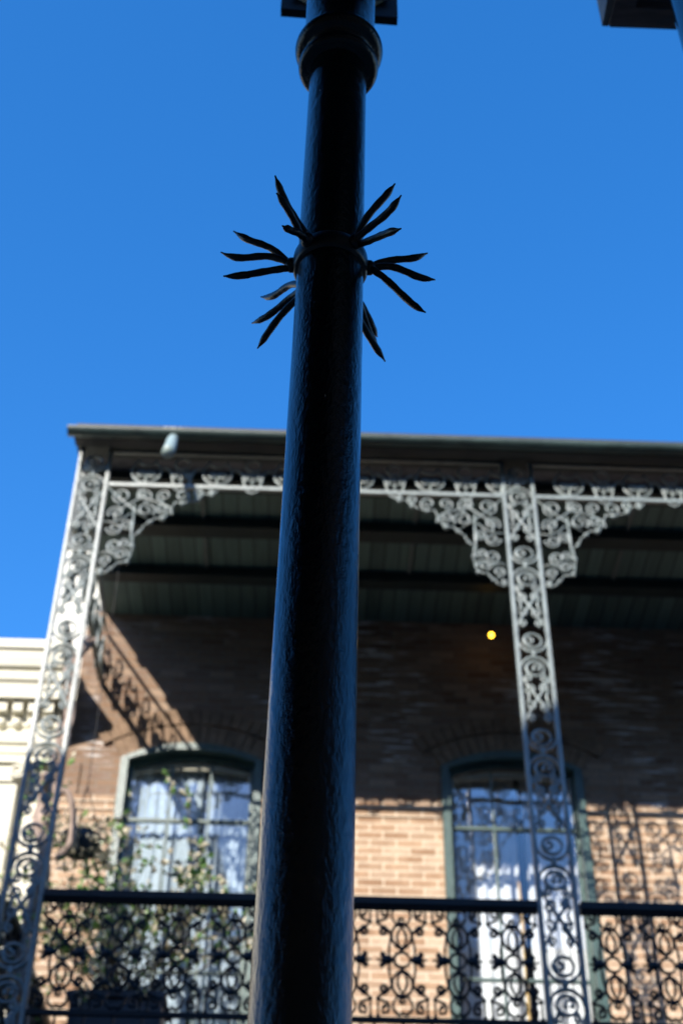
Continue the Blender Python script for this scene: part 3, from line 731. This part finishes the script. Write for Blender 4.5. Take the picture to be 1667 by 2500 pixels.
for i in range(44):
    a = rnd.uniform(0, 6.28); sx_ = rnd.uniform(-.95, .95)
    pts = twig((rnd.uniform(-.22, .2), rnd.uniform(-.1, .1), 0), (sx_ * .85, rnd.uniform(-.35, .25), 1), rnd.uniform(.6, 1.35), 12, .006, .012 + abs(sx_) * .05, 3, .06)
    for j in range(3):
        q_ = pts[rnd.randint(4, 11)]
        twig(q_, (rnd.uniform(-1, 1), rnd.uniform(-.6, .4), rnd.uniform(-.2, .9)), rnd.uniform(.16, .36), 6, .003, .05, 3, .046)
for i in range(4):   # trailing shoots that fall in front of the rail
    twig((rnd.uniform(-.35, .1), -.2, .1), (rnd.uniform(-.4, .4), -.9, .5), rnd.uniform(.8, 1.25), 10, .004, .2, 4, .045)
sm.build('stem', M['stem'], bush); lf.build('foliage', [M['leaf'], M['leafp']], bush)

vine = thing('climbing_vine', (-1.5, 7.72, 4.14), 'thick pinkish twisted vine trunk climbing behind the corner column', 'vine')
def smooth_path(P_, n=8):
    out = []
    for i in range(len(P_) - 1):
        p0, p1, p2, p3 = [Vector(P_[max(0, min(len(P_) - 1, j))]) for j in (i - 1, i, i + 1, i + 2)]
        for k in range(n):
            t_ = k / n; out.append(.5 * ((2 * p1) + (-p0 + p2) * t_ + (2 * p0 - 5 * p1 + 4 * p2 - p3) * t_ ** 2 + (-p0 + 3 * p1 - 3 * p2 + p3) * t_ ** 3))
    out.append(Vector(P_[-1])); return out
base_pts = [(-.02, 0, 0), (-.0, 0, .45), (-.06, .02, .9), (-.02, -.03, 1.25), (-.05, .0, 1.55), (-.1, .03, 1.8), (-.02, 0, 1.95), (.0, -.02, 2.2), (-.04, .02, 2.5), (-.02, .02, 2.75), (.03, .05, 3.0)]
sp_ = smooth_path(base_pts)
b = MB(); b.tube(sp_, [.036 + .01 * math.sin(i * .6) + rnd.uniform(-.003, .003) - .0002 * i for i in range(len(sp_))], 12); b.build('trunk', M['bark'], vine, smooth=True)
b = MB(); b.tube([p + Vector((.045 * math.sin(i * .33), .045 * math.cos(i * .33), 0)) for i, p in enumerate(sp_)], .017, 8)
b.tube([p + Vector((.05 * math.sin(i * .27 + 2), .04 * math.cos(i * .27 + 2), 0)) for i, p in enumerate(sp_[:60])], .013, 8)
b.tube(smooth_path([(-.05, .0, 1.62), (.03, -.02, 1.8), (.1, .0, 1.72), (.12, .03, 1.5), (.05, .04, 1.38)]), .022, 8)
b.tube(smooth_path([(-.08, .0, 1.75), (-.1, -.03, 1.9), (-.02, -.05, 1.84), (.0, -.03, 1.7), (-.06, 0, 1.6)]), .02, 8)
b.build('branch', M['bark'], vine, smooth=True)
lfv = MB()
for i in range(170):
    p = sp_[rnd.randint(5, len(sp_) - 30)]; d_ = Vector((rnd.uniform(-1, 1), rnd.uniform(-1, .6), rnd.uniform(-.5, .8)))
    lfv.leaf(p + d_.normalized() * rnd.uniform(.04, .12), d_, rnd.uniform(.025, .05), rnd.choice((0, 0, 1)))
lfv.build('foliage', [M['leaf'], M['leafp']], vine)

hb = thing('hanging_basket', (-1.36, 7.95, 5.62), 'dark round hanging basket with pale flowers beside the corner column', 'basket')
b = MB(); b.lathe([(.02, 0), (.08, .03), (.12, .1), (.125, .15), (.11, .16), (.02, .16)], (0, 0), 20); b.build('bowl', M['box'], hb, smooth=True)
b = MB()
for k in range(3):
    b.tube([(.12 * math.cos(k * 2.09), .12 * math.sin(k * 2.09), .15), (0, 0, .5)], .003, 5)
b.tube([(0, 0, .5), (0, 0, 2.68)], .003, 5); b.build('chain', M['wire'], hb)
lb = MB()
for i in range(340):
    a = rnd.uniform(0, 6.28); r_ = rnd.uniform(.02, .19); d_ = Vector((math.cos(a), math.sin(a), rnd.uniform(-.4, 1)))
    lb.leaf((r_ * math.cos(a), r_ * math.sin(a), .14 + rnd.uniform(-.16, .1)), d_, rnd.uniform(.03, .055), rnd.choice((0, 1, 1)))
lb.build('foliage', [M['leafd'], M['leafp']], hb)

ds = thing('dark_shrub', (-2.1, 8.1, 0), 'dense dark shaded tree crown in the lower left corner behind the corner column', 'tree')
b = MB(); b.tube([(0, 0, 0), (.05, 0, 2), (0, .05, 3.6), (.1, 0, 4.6)], [.09, .07, .05, .02], 10); b.build('trunk', M['bark'], ds, smooth=True)
b = MB(); cnt = 0
while cnt < 5200:
    z_ = rnd.uniform(3.7, 5.42); hw = .33 + (5.45 - z_) * .40
    x_ = rnd.uniform(-hw * 1.6, hw); yy_ = rnd.uniform(-.3, .3) * min(1, (5.6 - z_))
    if rnd.random() < .12 and abs(x_) > hw * .7: continue
    b.leaf((x_, yy_, z_), (rnd.uniform(-1, 1), rnd.uniform(-1, .4), rnd.uniform(-1, .6)), rnd.uniform(.04, .085)); cnt += 1
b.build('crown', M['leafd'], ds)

# lit bulb under the gallery ceiling
lamp = thing('pendant_bulb', (1.405, 8.9, 8.07), 'single lit yellow bulb hanging under the gallery ceiling', 'lamp')
b = MB(); b.ball((0, 0, 0), .018, seg=16, ring=10, sc=(1, 1, 1.2)); b.build('bulb', M['bulb'], lamp, smooth=True)
b = MB(); b.lathe([(.008, .015), (.012, .02), (.012, .045), (.004, .05)], (0, 0), 12); b.build('socket', M['wire'], lamp, smooth=True)
b = MB(); b.tube([(0, 0, .05), (0, 0, .32)], .002, 6); b.build('cord', M['wire'], lamp)
